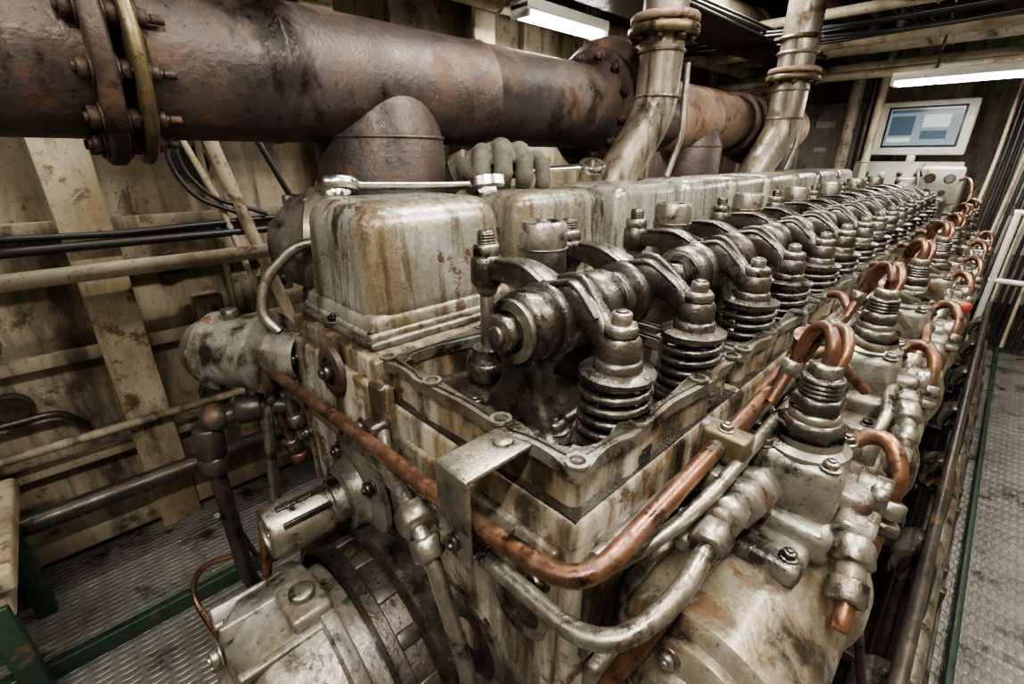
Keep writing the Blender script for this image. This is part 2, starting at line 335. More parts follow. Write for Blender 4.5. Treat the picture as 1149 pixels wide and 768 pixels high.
for k in range(NC):
    y=k*PITCH
    b.lathe((rx,y+.37,rz),(0,1,0),[(rr,0),(rr+.012,.002),(rr+.014,.01),(rr+.014,.022),(rr+.004,.024),(rr+.004,.03),(rr+.014,.032),(rr+.014,.05),(rr,.054)],RAILM,48)
    b.cyl((-.0,y+.2,-.25),(rx-.02,y+.2,-.31),.085,RAILM,r2=.075,n=28)
    b.lathe((.0,y+.2,-.25),(1,0,-.35),[(.105,0),(.105,.018),(.08,.022)],RAILM,28)
    for a in range(5):
        th=a*1.2566; b.bolt((.02,y+.2+.092*math.cos(th),-.25+.092*math.sin(th)),(1,0,-.3),.010,STEEL)
    b.box((rx+.0,y+.30,rz+rr+.006),(.12,.12,.04),CAST,.014,seg=3)
    b.bolt((rx+.04,y+.262,rz+rr+.026),(0,0,1),.009,DARK)
    b.box((rx+.05,y+.22,-.62),(.05,.05,.36),DKPIPE,.008)
b.done('water_rail',eng)
# ---------------- rocker assemblies
def rocker():
    b=Bd(); zs=.108
    for y,w in ((.120,.052),(.285,.055)):
        b.sloft([(0,y,-.055),(0,y,-.03),(.002,y,.02),(0,y,.06),(0,y,zs)],[(w+.02,.18),(w+.01,.14),(w,.085),(w,.08),(w,.09)],DARK,side=(0,1,0),e=4)
        b.cyl((0,y-w/2,zs),(0,y+w/2,zs),.056,DARK,n=36)
        b.bolt((.06,y,-.045),(0,0,1),.016,STEEL); b.bolt((-.063,y,-.045),(0,0,1),.016,STEEL)
    b.cyl((0,.09,zs),(0,.445,zs),.03,STEEL,n=28)
    b.lathe((0,.095,zs),(0,-1,0),[(.044,0),(.048,.004),(.048,.012),(.032,.014)],STEEL,28)
    b.hexn((0,.081,zs),(0,.061,zs),.031,DARK); b.cyl((0,.063,zs),(0,.053,zs),.015,DARK,n=16)
    b.cyl((0,.21,zs),(0,.258,zs),.046,STEEL,n=28); b.ring((0,.232,zs),(0,1,0),.046,.004,DARK)
    b.cyl((0,.31,zs),(0,.355,zs),.044,STEEL,n=28); b.ring((0,.33,zs),(0,1,0),.044,.004,DARK)
    b.lathe((0,.43,zs),(0,1,0),[(.04,0),(.044,.004),(.044,.012),(.0,.014)],DARK,24)
    for ya,yl,yr in ((.18,.19,.165),(.39,.42,.395)):
        b.cyl((0,ya-.036,zs),(0,ya+.036,zs),.061,DARK,n=36)
        b.sloft([(.0,ya,zs+.012),(.036,ya,zs+.032),(.075,(ya+yr)/2,zs+.026),(.108,yr,zs+.002),(.132,yr,zs-.010)],
               [(.058,.094),(.048,.070),(.034,.050),(.034,.042),(.042,.036)],DARK,e=3)
        b.sloft([(.01,ya,zs+.060),(.05,ya,zs+.064),(.10,yr,zs+.028)],[(.052,.008),(.042,.008),(.034,.008)],DARK,e=4)
        b.sloft([(.01,ya,zs+.062),(.05,ya,zs+.068),(.10,yr,zs+.032)],[(.012,.016),(.010,.018),(.009,.012)],DARK,e=3)
        b.lathe((.132,yr,zs-.040),(0,0,1),[(0,0),(.025,0),(.030,.006),(.030,.044),(.025,.050),(0,.050)],DARK,24)
        b.sloft([(.0,ya,zs+.012),(-.04,ya,zs+.042),(-.09,(ya+yl)/2,zs+.054),(-.14,yl,zs+.050),(-.17,yl,zs+.044)],
               [(.058,.094),(.048,.068),(.034,.046),(.035,.038),(.044,.034)],DARK,e=3)
        b.sloft([(-.01,ya,zs+.058),(-.06,ya,zs+.075),(-.13,yl,zs+.070)],[(.052,.008),(.042,.008),(.036,.008)],DARK,e=4)
        b.lathe((-.17,yl,zs+.018),(0,0,1),[(0,0),(.024,0),(.029,.006),(.029,.05),(.023,.056),(0,.056)],DARK,24)
        b.hexn((-.17,yl,zs+.071),(-.17,yl,zs+.093),.026,STEEL,.3); b.cyl((-.17,yl,zs+.091),(-.17,yl,zs+.116),.015,DARK,n=14)
        for q in range(4): b.ring((-.17,yl,zs+.095+q*.005),(0,0,1),.0145,.0018,DARK,14)
        b.hexn((.132,yr,zs+.010),(.132,yr,zs+.027),.026,STEEL,.1); b.cyl((.132,yr,zs+.025),(.132,yr,zs+.043),.014,STEEL,n=14)
        b.cyl((.132,yr,zs+.041),(.132,yr,zs+.046),.009,DARK,n=12)
        b.cyl((-.17,yl,-.03),(-.17,yl,zs+.03),.0135,STEEL,n=14); b.sph((-.17,yl,zs+.015),.021,STEEL)
        b.lathe((-.17,yl,-.04),(0,0,1),[(.036,0),(.036,.02),(.03,.026),(.03,.045),(.02,.05),(0,.05)],DARK,20)
        b.helix((.132,yr,-.034),.047,.0062,.096,5.0,DARK,n=10)
        b.cyl((.132,yr,-.035),(.132,yr,.062),.022,CAV,n=20)
        b.lathe((.132,yr,.058),(0,0,1),[(0,0),(.050,0),(.054,.003),(.054,.008),(.046,.011),(.035,.013),(.034,.024),(.030,.028),(0,.030)],DARK,28)
        b.lathe((.132,yr,-.042),(0,0,1),[(.058,0),(.058,.008),(.03,.010)],DARK,28)
    b.lathe((-.135,.30,-.06),(0,0,1),[(.050,0),(.050,.05),(.041,.06),(.041,.20),(.045,.204),(.045,.285),(.040,.293),(.032,.293),(.030,.285),(0,.285)],STEEL,30)
    b.ring((-.135,.30,.15),(0,0,1),.042,.003,DARK); b.ring((-.135,.30,.185),(0,0,1),.046,.002,DARK)
    b.cyl((-.135,.30,.215),(-.135,.30,.231),.016,DARK,n=12)
    return b.mesh('rocker_assembly')
rk=rocker()
for k in range(NC): inst(rk,'rocker_arm_assembly',(-.200,k*PITCH,0))
# ---------------- fuel pumps with fittings
def pump():
    b=Bd()
    b.box((0,0,-.005),(.12,.13,.13),CAST,.022,rot=(0,0,.1),seg=3)
    b.box((.0,-.045,-.055),(.15,.08,.06),CAST,.018,seg=3)
    b.box((.06,.01,-.02),(.08,.07,.075),CAST,.014,seg=3)
    b.box((-.01,.0,-.095),(.13,.12,.09),CAST,.020,seg=3)
    for sx,sy in ((.052,-.06),(-.055,-.06)): b.bolt((sx,sy,-.075),(0,-1,0),.011,DARK)
    b.lathe((-.03,.0,-.03),(-.6,-.8,.0),[(.05,0),(.05,.075),(.042,.082),(.02,.082),(.018,.076),(0,.076)],CAST,24)
    b.lathe((0,0,.05),(0,0,1),[(.058,0),(.058,.012),(.046,.018),(.046,.03)],CAST,28)
    for sx,sy in ((.043,.045),(-.043,.045),(.043,-.045),(-.043,-.045)): b.bolt((sx,sy,.058),(0,0,1),.010,STEEL)
    b.hexn((0,0,.072),(0,0,.105),.044,DARK,.2)
    b.cyl((0,0,.10),(0,0,.118),.034,STEEL)
    b.hexn((0,0,.117),(0,0,.142),.036,DARK,.5)
    for q in range(4): b.ring((0,0,.146+q*.007),(0,0,1),.024,.0045,DARK,20)
    b.cyl((0,0,.14),(0,0,.172),.024,DARK)
    b.hexn((0,0,.170),(0,0,.190),.022,STEEL,.2)
    o=V((-.03,-.05,.0)); d=V((.0,-1,.22)).normalized()
    def P(t): return o+d*t
    b.cyl(P(0),P(.06),.027,CAST); b.hexn(P(.04),P(.075),.037,CAST,.3); b.cyl(P(.07),P(.10),.024,STEEL)
    b.hexn(P(.092),P(.125),.034,CAST,.1); b.cyl(P(.12),P(.15),.020,STEEL); b.hexn(P(.145),P(.178),.027,STEEL,.4); b.cyl(P(.175),P(.195),.016,CAST)
    b.cyl((.07,.03,.0),(.10,.03,.0),.026,CAST)
    b.hexn((.088,.03,0),(.112,.03,0),.030,STEEL,.2)
    b.box((.085,-.02,-.03),(.05,.055,.05),CAST,.01,rot=(.3,.2,.1))
    b.hexn((.09,-.045,-.035),(.10,-.075,-.055),.028,STEEL); b.cyl((.098,-.07,-.052),(.105,-.095,-.07),.018,CAST); b.hexn((.102,-.09,-.066),(.108,-.115,-.085),.024,STEEL,.3); b.cyl((.108,-.11,-.08),(.112,-.14,-.11),.012,COPPER)
    b.tube([(.04,.09,.03),(.060,.105,.052),(.090,.095,.060),(.112,.075,.03),(.112,.055,-.03)],.013,COPPER,bend=.03)
    b.hexn((.03,.085,.02),(.047,.095,.038),.024,STEEL); b.hexn((.113,.058,-.015),(.112,.05,-.04),.022,STEEL); b.hexn((.112,.048,-.045),(.11,.043,-.062),.026,CAST)
    b.cyl((.11,.04,-.06),(.108,.03,-.12),.013,COPPER)
    b.box((.025,.09,.01),(.045,.04,.045),CAST,.01)
    b.tube([(.0,.0,.185),(.002,.0,.218),(-.014,.025,.238),(-.038,.045,.222),(-.050,.045,.16),(-.062,.01,.10)],.0092,COPPER,bend=.03)
    b.tube([(.012,.01,.185),(.016,.02,.210),(.004,.050,.232),(-.026,.072,.218),(-.045,.070,.16),(-.065,.05,.11)],.0082,COPPER,bend=.03)
    b.hexn((-.052,.045,.165),(-.054,.04,.14),.016,STEEL)
    b.tube([(-.05,-.04,.03),(-.075,-.05,.05),(-.085,-.10,.045),(-.08,-.16,.02)],.007,STEEL,bend=.03)
    return b.mesh('pump')
pm=pump()
for k in range(NC): inst(pm,'fuel_injection_pump',(.13+random.uniform(-.006,.006),.385+k*PITCH,-.115+random.uniform(-.006,.01)),None,(0,0,random.uniform(-.08,.08) if k else 0))
# ---------------- fuel lines
b=Bd()
b.tube([(-.90,-.03,-.40),(-.90,-.055,-.30),(-.905,-.06,-.175),(-.86,-.062,-.135),(-.45,-.062,-.105),(-.12,-.062,-.09),(.055,-.062,-.065),(.06,.06,-.045),(.055,.50,-.02),(.06,.56,.03),(.075,.48,.075)],.0128,COPPER,bend=.055,n=16,k=8)
b.hexn((-.90,-.045,-.345),(-.90,-.035,-.385),.024,STEEL); b.hexn((-.9,-.03,-.39),(-.9,-.028,-.42),.028,COPPER)
b.done('copper_fuel_line')
b=Bd()
b.tube([(-.84,-.03,-.32),(-.845,-.045,-.22),(-.80,-.05,-.16),(-.45,-.05,-.145),(-.15,-.058,-.14),(.085,-.065,-.125),(.12,.02,-.095),(.112,.12,-.075)],.0118,STEEL,bend=.06,n=14,k=8)
b.hexn((.113,.095,-.078),(.112,.13,-.074),.023,STEEL); b.hexn((-.842,-.04,-.25),(-.84,-.034,-.285),.022,STEEL)
b.done('steel_return_line')
b=Bd()
b.tube([(-.40,-.03,-.10),(-.34,-.06,-.12),(-.20,-.095,-.125),(-.155,-.10,-.165),(-.10,-.095,-.33),(-.085,-.09,-.55),(-.08,-.04,-.62)],.0118,STEEL,bend=.03,n=14)
b.hexn((-.225,-.09,-.122),(-.19,-.097,-.128),.026,STEEL); b.hexn((-.18,-.098,-.135),(-.162,-.10,-.158),.022,STEEL,.3)
b.box((-.41,-.035,-.10),(.04,.04,.04),DARK,.008)
b.done('steel_drain_line')
b=Bd()
b.tube([(.10,.30,-.14),(.10,.16,-.145),(.085,.06,-.20),(.045,-.01,-.33),(.02,-.04,-.55)],.0128,COPPER,bend=.06,n=14)
b.done('copper_drain_line')
b=Bd()
for k in range(1,NC):
    y=k*PITCH; j=random.uniform(-.01,.01)
    b.tube([(.05,y+.20,-.03),(.06+j,y+.25,.0),(.06,y+.46,.0),(.03,y+.50,.03),(-.0,y+.52,.02)],.0095,COPPER,bend=.03,n=10)
    b.tube([(.19,y+.05,-.13),(.205,y+.1,-.08+j),(.19,y+.2,-.06),(.2,y+.28,-.08),(.19,y+.33,-.12)],.0095,STEEL if k%2 else COPPER,bend=.04,n=10)
    b.tube([(.05,y+.2,-.02),(.09,y+.25,.01+j),(.13,y+.26,-.01),(.15,y+.33,-.03)],.0085,STEEL,bend=.03,n=8)
    b.tube([(.04,y-.06,-.03),(.07,y-.02,.03),(.10,y+.05,.04),(.12,y+.12,-.01),(.16,y+.16,-.06)],.0095,COPPER if k%2 else STEEL,bend=.04,n=10)
    b.hexn((.19,y+.04,-.14),(.19,y+.07,-.10),.022,STEEL); b.hexn((.06,y+.30,0),(.06,y+.33,0),.02,STEEL)
b.done('copper_fuel_line_bundle')
b=Bd()
for k in range(NC):
    y=k*PITCH
    b.tube([(.075,y+.12,-.115),(.075,y+.5,-.09)],.0105,CAST,n=10)
b.tube([(.03,.0,-.09),(.035,.3,-.085),(.04,LEN-.1,-.085)],.012,STEEL,n=10)
b.tube([(.02,.03,-.14),(.06,.06,-.09),(.088,.14,-.055),(.086,.42,-.040),(.10,.50,-.02)],.0095,STEEL,n=12)
b.tube([(.235,.62,-.185),(.235,LEN-.1,-.18)],.011,STEEL,n=10)
b.box((.064,.255,-.036),(.062,.036,.046),BRASS,.005); b.bolt((.06,.255,-.013),(0,0,1),.008,STEEL); b.box((.04,.285,-.055),(.05,.03,.06),CAST,.005)
for k in range(NC):
    b.box((.235,k*PITCH+.66,-.18),(.035,.05,.045),CAST,.008)
    if k: b.box((.045,k*PITCH+.33,-.06),(.05,.035,.07),BRASS,.006,rot=(0,0,.15))
    b.box((.06,k*PITCH+.22,-.075),(.045,.03,.04),CAST,.006)
b.done('steel_fuel_rail_tubes')
b=Bd()
b.box((-.115,-.035,.004),(.06,.115,.007),STEEL,.002); b.box((-.115,-.091,-.058),(.06,.008,.13),STEEL,.003)
b.box((-.115,-.05,-.118),(.05,.085,.008),STEEL,.002)
b.cyl((-.115,-.01,.007),(-.115,-.01,.012),.014,STEEL,n=16); b.lathe((-.115,-.096,-.10),(0,-1,0),[(.012,0),(.012,.003),(.007,.003),(.006,-.001),(0,-.001)],DARK,16)
b.done('pipe_bracket')
b=Bd(); sx,sz=-.55,-.315
b.lathe((sx,-.015,sz),(0,-1,0),[(.115,0),(.115,.012),(.105,.018),(.075,.022),(.07,.03),(.07,.05),(.055,.055)],CAST,40)
for a in range(4):
    th=a*math.pi/2+.6; b.bolt((sx+.092*math.cos(th),-.03,sz+.092*math.sin(th)),(0,-1,0),.014,DARK)
b.lathe((sx,-.05,sz),(0,-1,0),[(.052,0),(.052,.04),(.047,.043),(.047,.05),(.052,.053),(.052,.155),(.046,.163),(.036,.163),(.034,.158),(.012,.158),(.010,.150),(0,.150)],STEEL,40)
b.box((sx+.01,-.145,sz+.05),(.014,.09,.008),CAV,.002); b.box((sx+.042,-.145,sz+.033),(.008,.09,.012),CAV,.002)
b.done('drive_shaft_stub')
b=Bd(); ax,az=-.44,-.66
b.lathe((ax,-.01,az),(0,-1,0),[(.30,0),(.30,.05),(.285,.06),(.275,.06),(.272,.095),(.285,.10),(.285,.12),(.26,.125)],DARK,64)
b.lathe((ax,-.13,az),(0,-1,0),[(.235,0),(.235,.03),(.262,.035),(.265,.04),(.265,.06),(.255,.066),(.25,.15),(.235,.175),(.20,.195),(.16,.20),(.155,.215),(.11,.22),(.105,.205),(.06,.20),(.055,.23),(0,.235)],ALU,64)
for i in range(14):
    th=2*math.pi*i/14
    b.box((ax+.243*math.cos(th),-.25,az+.243*math.sin(th)),(.03,.15,.016),ALU,.004,rot=(0,-th,0))
for i in range(20):
    th=2*math.pi*i/20
    b.box((ax+.262*math.cos(th),-.085,az+.262*math.sin(th)),(.03,.045,.03),DKPIPE,.004,rot=(0,-th,0))
for i in range(7):
    th=2*math.pi*i/7+.25; b.bolt((ax+.185*math.cos(th),-.33,az+.185*math.sin(th)),(0,-1,0),.015,STEEL)
b.box((ax+.0,-.20,az+.262),(.10,.07,.03),ALU,.008); b.cyl((ax,-.2,az+.27),(ax,-.2,az+.29),.022,STEEL)
b.done('alternator')
b=Bd(); d=V((-.80,-.55,-.03)).normalized(); o=V((-.86,-.02,-.10))
b.lathe(o,d,[(.06,-.05),(.06,.03),(.10,.04),(.10,.055),(.09,.06),(.086,.17),(.098,.175),(.098,.19),(.085,.20),(.075,.235),(.04,.25),(.035,.262),(0,.262)],ALU,36)
q=d.to_track_quat('Z','Y')
for i in range(5):
    a=2*math.pi*i/5+.3; p=o+d*.19+(q@V((math.cos(a),math.sin(a),0)))*.088; b.bolt(p,d,.010,STEEL)
b.cyl(o+d*.25,o+d*.285,.014,STEEL,n=12); b.hexn(o+d*.14+V((0,0,.08)),o+d*.14+V((0,0,.11)),.02,STEEL)
b.box(o+d*.11+V((0,0,-.10)),(.05,.05,.06),ALU,.01)
b.done('priming_pump')
b=Bd()
b.lathe((-1.02,.14,.13),(-.5,-.86,.1),[(.0,-.12),(.10,-.11),(.13,-.07),(.14,-.02),(.14,.0),(.125,.01),(.11,.05),(.07,.08),(.06,.085),(.045,.10),(0,.105)],CAST,40)
for i in range(6):
    a=i*1.047; b.box((-1.02+.12*math.cos(a),.13,.13+.12*math.sin(a)),(.03,.05,.03),CAST,.006)
b.tube([(-.84,.10,.16),(-.87,.04,.15),(-.895,-.03,.08),(-.89,-.055,.0),(-.86,-.03,-.04)],.0125,STEEL,bend=.03)
b.hexn((-.835,.11,.165),(-.85,.08,.158),.022,STEEL)
b.box((-.98,.2,-.03),(.16,.2,.1),ALU,.02)
b.done('turbocharger')
b=Bd()
b.tube([(-.86,-.02,-.24),(-.92,-.10,-.235),(-.965,-.20,-.26),(-.97,-.21,-.34),(-.97,-.21,-.75),(-.98,-.15,-1.06)],.020,DKPIPE,bend=.04)
b.hexn((-.91,-.085,-.235),(-.94,-.14,-.24),.036,DKPIPE); b.cyl((-.968,-.205,-.27),(-.97,-.21,-.36),.033,DKPIPE); b.hexn((-.97,-.21,-.35),(-.97,-.21,-.40),.038,DKPIPE)
b.sph((-.958,-.185,-.25),.036,DKPIPE)
b.tube([(-.88,-.05,-.10),(-.895,-.09,-.28),(-.90,-.11,-.5),(-.86,-.13,-.62)],.014,STEEL,bend=.05)
b.tube([(-1.0,-.22,-.7),(-1.05,-.30,-.72),(-1.06,-.34,-.8),(-.95,-.32,-.86),(-.8,-.3,-.84)],.008,COPPER,bend=.06)
b.tube([(-.93,-.24,-.5),(-1.02,-.20,-.6),(-1.0,-.16,-.8),(-.8,-.2,-.9)],.007,EXH2,bend=.06)
b.tube([(-.9,-.15,-.52),(-.84,-.18,-.68),(-.9,-.2,-.8),(-.97,-.17,-1.0)],.012,COPPER,bend=.06)
b.done('lubricating_oil_pipework')
# ================================================================ EXHAUST
b=Bd(); ex,ez,er=-1.05,.525,.15; D=(0,1,0)
b.lathe((ex,0,ez),D,[(er,-1.6),(er,-.22)],EXH,48)
b.lathe((ex,0,ez),D,[(er,-.16),(er,.1),(er+.004,.104),(er+.004,.112),(er,.116),(er,.72),(er+.004,.724),(er+.004,.732),(er,.736),(er,1.30),(er+.02,1.33),(er+.035,1.36)],EXH,48)
b.ring((ex,-.155,ez),D,er+.006,.012,EXH2,48)
b.flange((ex,-.215,ez),D,.20,.032,12,EXH2,EXH2,.018); b.flange((ex,-.165,ez),D,.198,.022,0,BRASS,BRASS)
for i in range(12):
    a=2*math.pi*(i+.5)/12; p=V((ex+.165*math.cos(a),0,ez+.165*math.sin(a)))
    b.bolt((p.x,-.154,p.z),(0,1,0),.015,EXH2); b.cyl((p.x,-.13,p.z),(p.x,-.11,p.z),.008,EXH2,n=10)
b.flange((ex,1.36,ez),D,.215,.035,12,EXH2,EXH2,.016)
b.lathe((ex,1.38,ez),D,[(.20,0),(.25,.02),(.262,.05),(.25,.08),(.215,.095),(.25,.11),(.262,.14),(.25,.17),(.20,.19)],EXH2,48)
b.flange((ex,1.60,ez),D,.23,.04,12,EXH2,EXH2,.017)
b.lathe((ex,1.62,ez),D,[(er,0),(er,.3)],EXH,40)
b.lathe((ex,1.9,ez),D,[(er-.01,0),(er+.01,.02),(er+.01,.7),(er-.01,.72)],EXH3,40)
b.lathe((ex,2.6,ez),D,[(er-.005,0),(er-.005,.5)],EXH,40)
for yy in (2.75,2.9,3.02): b.ring((ex,yy,ez),D,er+.01,.02,EXH2,40)
b.flange((ex,3.12,ez),D,.23,.05,12,EXH2,EXH2,.017); b.lathe((ex,3.15,ez),D,[(.2,0),(.24,.03),(.24,.12),(.2,.15)],EXH2,40)
b.lathe((ex,3.3,ez),D,[(er,0),(er,.5),(er*.7,.62),(0,.66)],EXH3,40)
b.done('exhaust_pipe')
b=Bd()
for ty in (.39,2.25,3.55):
    b.lathe((ex,ty,ez),(0,0,-1),[(.08,0),(.142,.03),(.155,.06),(.166,.10),(.178,.14),(.180,.32),(.205,.33),(.205,.355)],EXH,48)
    b.ring((ex,ty,ez-.135),(0,0,1),.175,.006,EXH,48)
    b.flange((ex,ty,ez-.36),(0,0,1),.235,.03,10,EXH2,EXH2,.015)
    b.box((ex+.0,ty,-.02),(.30,.34,.36),ALU,.03)
b.done('exhaust_branch')
def riser(y,r,x):
    b=Bd()
    b.tube([(x,y,1.72),(x,y,.50),(x-.03,y-.06,.38),(x-.06,y-.15,.26),(x-.07,y-.18,.12)],r,PIPEST,bend=.10,n=28,k=10)
    b.flange((x,y,.74),(0,0,1),r+.045,.03,8,BRASS,EXH2,.013); b.flange((x,y,.775),(0,0,1),r+.040,.026,0,EXH3,EXH3,.01)
    b.ring((x,y,.93),(0,0,1),r+.006,.012,BRASS); b.ring((x,y,.86),(0,0,1),r+.004,.01,PIPEST)
    b.ring((x,y-.0,.54),(0,0,1),r+.001,.006,PIPEST); b.ring((x,y,.68),(0,0,1),r+.001,.006,PIPEST)
    b.tube([(x+.03,y+.14,.66),(x+.05,y+.12,.4),(x+.03,y+.08,.27)],.012,PIPEST)
    b.done('exhaust_riser_pipe')
riser(1.34,.075,-.735); riser(2.80,.09,-.76)
# ================================================================ TOOLS + HAND
def wrench(p1,p2,s=1.):
    p1=V(p1);p2=V(p2);d=(p2-p1);L=d.length; b=Bd()
    b.loft([(0,0,0),(L*.08,0,0),(L*.5,0,0),(L*.92,0,0),(L,0,0)],[(.034*s,.014*s),(.026*s,.012*s),(.022*s,.011*s),(.026*s,.012*s),(.034*s,.014*s)],CHROME,side=(0,1,0),e=3)
    b.lathe((-.025*s,0,-.010*s),(0,0,1),[(.021*s,0),(.034*s,0),(.037*s,.004*s),(.037*s,.016*s),(.034*s,.020*s),(.021*s,.020*s),(.021*s,0)],CHROME,12)
    pts=[]; R=.042*s
    for i in range(19):
        a=math.radians(60+240*i/18); pts.append((L+.03*s+R*math.cos(a),R*math.sin(a)))
    inn=[(L+.055*s,-.019*s),(L+.018*s,-.019*s),(L+.010*s,0),(L+.018*s,.019*s),(L+.055*s,.019*s)]
    t=bmesh.new(); poly=pts+inn
    lo=[t.verts.new((x,y,-.008*s)) for x,y in poly]; hi=[t.verts.new((x,y,.008*s)) for x,y in poly]
    n=len(poly)
    for i in range(n): t.faces.new((lo[i],lo[(i+1)%n],hi[(i+1)%n],hi[i]))
    f1=t.faces.new(hi); f2=t.faces.new(lo[::-1]); bmesh.ops.triangulate(t,faces=[f1,f2])
    b.merge(t,CHROME)
    return b,p1,d
def place(w,name,roll=0.):
    b,p1,d=w; ob=b.done(name,None,p1); ob.rotation_euler=(d.to_track_quat('X','Z')@Quaternion((1,0,0),roll)).to_euler(); return ob
place(wrench((-.785,.16,.280),(-.680,.42,.276),1.3),'combination_wrench',-.35)
place(wrench((-.582,.728,.316),(-.705,.564,.304),1.0),'combination_wrench',-.4)
b=Bd(); A=V((.6,.8,0));F=V((.8,-.6,0)); Z=V((0,0,1)); K=V((-.730,.60,.352)); SC=1.08
def hp(a,f,z): return K+(A*a+F*f+Z*z)*SC
def chain(pts,rads,m=GLOVE):
    P=[];Rr=[]; rads=[q*SC for q in rads]
    n=len(pts)
    for i in range(n-1):
        p0=pts[max(i-1,0)];p1=pts[i];p2=pts[i+1];p3=pts[min(i+2,n-1)]
        for j in range(5):
            t=j/5; P.append(.5*((2*p1)+(p2-p0)*t+(2*p0-5*p1+4*p2-p3)*t*t+(3*p1-p0-3*p2+p3)*t**3)); Rr.append(rads[i]*(1-t)+rads[i+1]*t)
    P.append(pts[-1]);Rr.append(rads[-1])
    b.tube(P,0,m,n=16,rads=Rr); b.sph(P[-1],Rr[-1]*.98,m); b.sph(P[0],Rr[0]*.98,m)
# four unequal fingers: knuckle -> first joint -> second joint -> tip curled back under the wrench handle
fr=[.0225,.0235,.0225,.0195]; fl=[.96,1.12,1.04,.82]
for i,a in enumerate((-.076,-.026,.024,.071)):
    r=fr[i]; l=fl[i]; zz=(-.004,.007,.0,-.016)[i]
    chain([hp(a*.55-.02,-.13,-.022),hp(a*.85,-.05,zz-.006),hp(a*.95,-.008,zz)],[r*1.5,r*1.42,r*1.25])     # back of hand + knuckle
    chain([hp(a*.95,-.008,zz),hp(a*.99,.022*l,zz-.006),hp(a*1.02,.046*l,zz-.012)],[r*1.12,r*.98,r*1.08])  # proximal
    chain([hp(a*1.02,.050*l,zz-.016),hp(a*1.035,.060*l,zz-.034),hp(a*1.05,.065*l,zz-.052)],[r*1.12,r*.96,r*1.02])  # middle
    chain([hp(a*1.05,.065*l,zz-.053),hp(a*1.04,.036*l,-.078)],[r*1.0,r*.86])                              # tip
# thumb leaves the side of the palm and closes against the index finger
chain([hp(-.06,-.14,-.035),hp(-.098,-.085,-.036),hp(-.116,-.035,-.038)],[.036,.031,.026])
chain([hp(-.116,-.035,-.038),hp(-.112,.008,-.044)],[.026,.023])
chain([hp(-.112,.008,-.044),hp(-.092,.048,-.050)],[.024,.019])
chain([hp(-.06,-.165,-.028),hp(-.03,-.10,-.020),hp(-.01,-.04,-.018)],[.048,.050,.036])
chain([hp(-.02,-.16,-.034),hp(.02,-.10,-.020),hp(.03,-.04,-.022)],[.044,.046,.034])
chain([hp(-.120,-.20,-.050),hp(-.09,-.180,-.036),hp(-.05,-.15,-.026)],[.048,.044,.046])
hand=empty('gloved_hand')
b.done('glove',hand,remesh=.0038,smooth=2)
b=Bd()
for i in range(7):
    t=i/6; b.ring(hp(-.098-.034*t,-.185-.030*t,-.040-.020*t),V((-.75,-.62,-.42)),.050+.004*t,.0085,CUFF,28)
b.done('cuff',hand)
b=Bd(); chain([hp(-.11,-.20,-.05),hp(-.16,-.25,-.13),hp(-.18,-.28,-.36)],[.048,.064,.075],SLEEVE)
b.done('sleeve',hand)
# ================================================================ ROOM SHELL
def slab(name,c,s,m):
    b=Bd(); b.box(c,s,m,0); return b.done(name)
YB,YE=-2.6,5.6
slab('floor',(-.4,(YB+YE)/2,-1.15),(3.4,YE-YB,.1),FLOOR)
slab('wall_left',(-2.05,(YB+YE)/2,.3),(.1,YE-YB,2.9),WALL)
slab('wall_right',(1.35,(YB+YE)/2,.3),(.1,YE-YB,2.9),WALL)
slab('wall_back',(-.4,YE+.05,.3),(3.6,.1,2.9),WALL)
slab('wall_front',(-.4,YB-.05,.3),(3.6,.1,2.9),WALL)
slab('ceiling',(-.4,(YB+YE)/2,1.78),(3.6,YE-YB,.1),CEIL)
b=Bd(); b.box((.50,1.6,-1.075),(.02,7.8,.05),GREEN,.004); b.box((-1.35,1.2,-1.07),(.03,7,.06),GREEN,.004); b.done('trim_1')
b=Bd()
for y in (-2.0,-1.15,-.27,.62,1.5,2.4,3.3,4.2,5.1):
    b.box((-1.93,y,.3),(.14,.025,2.85),WALL,.003); b.box((-1.86,y,.3),(.025,.14,2.85),FRAME,.006); b.box((-1.975,y+.4,.3),(.05,.02,2.85),WALL,.003)
for z in (-.72,-.32,.12,.62,1.1):
    b.box((-1.965,1.4,z),(.07,7.9,.02),WALL,.004); b.box((-1.93,1.4,z),(.012,7.9,.05),WALL,.003)
b.box((-1.93,1.4,-.98),(.14,7.9,.16),WALL,.01)
b.done('wall_frame')
b=Bd()
b.tube([(-1.72,-2.5,.0),(-1.72,.7,.0),(-1.72,5.2,.0)],.026,CREAM,n=14)
for y in (-1.8,-.6,.6,1.8): b.cyl((-1.9,y,0),(-1.72,y,0),.014,CREAM,n=10)
b.done('handrail')
b=Bd()
b.tube([(-1.74,-2.5,-.80),(-1.74,5,-.80)],.036,DKPIPE,n=14)
b.tube([(-1.80,-2.5,-.58),(-1.80,5,-.58)],.016,WALL,n=10)
b.tube([(-1.82,-2.5,.07),(-1.82,5,.07)],.016,RUBBER,n=10)
b.tube([(-1.82,-2.5,.11),(-1.82,-.6,.115),(-1.82,-.2,.10),(-1.82,.4,.115),(-1.82,5,.11)],.011,RUBBER,n=10)
b.tube([(-1.82,.14,1.5),(-1.82,.14,.4),(-1.80,.20,.1),(-1.82,.3,-.3),(-1.82,.35,-1.05)],.024,FRAME,n=12)
b.tube([(-1.82,.02,1.5),(-1.82,.02,.5),(-1.82,.12,.2),(-1.82,.2,-.2)],.012,CREAM,n=10)
b.tube([(-1.82,.24,1.5),(-1.82,.26,.5),(-1.81,.38,.2),(-1.82,.5,.0)],.012,RUBBER,n=10)
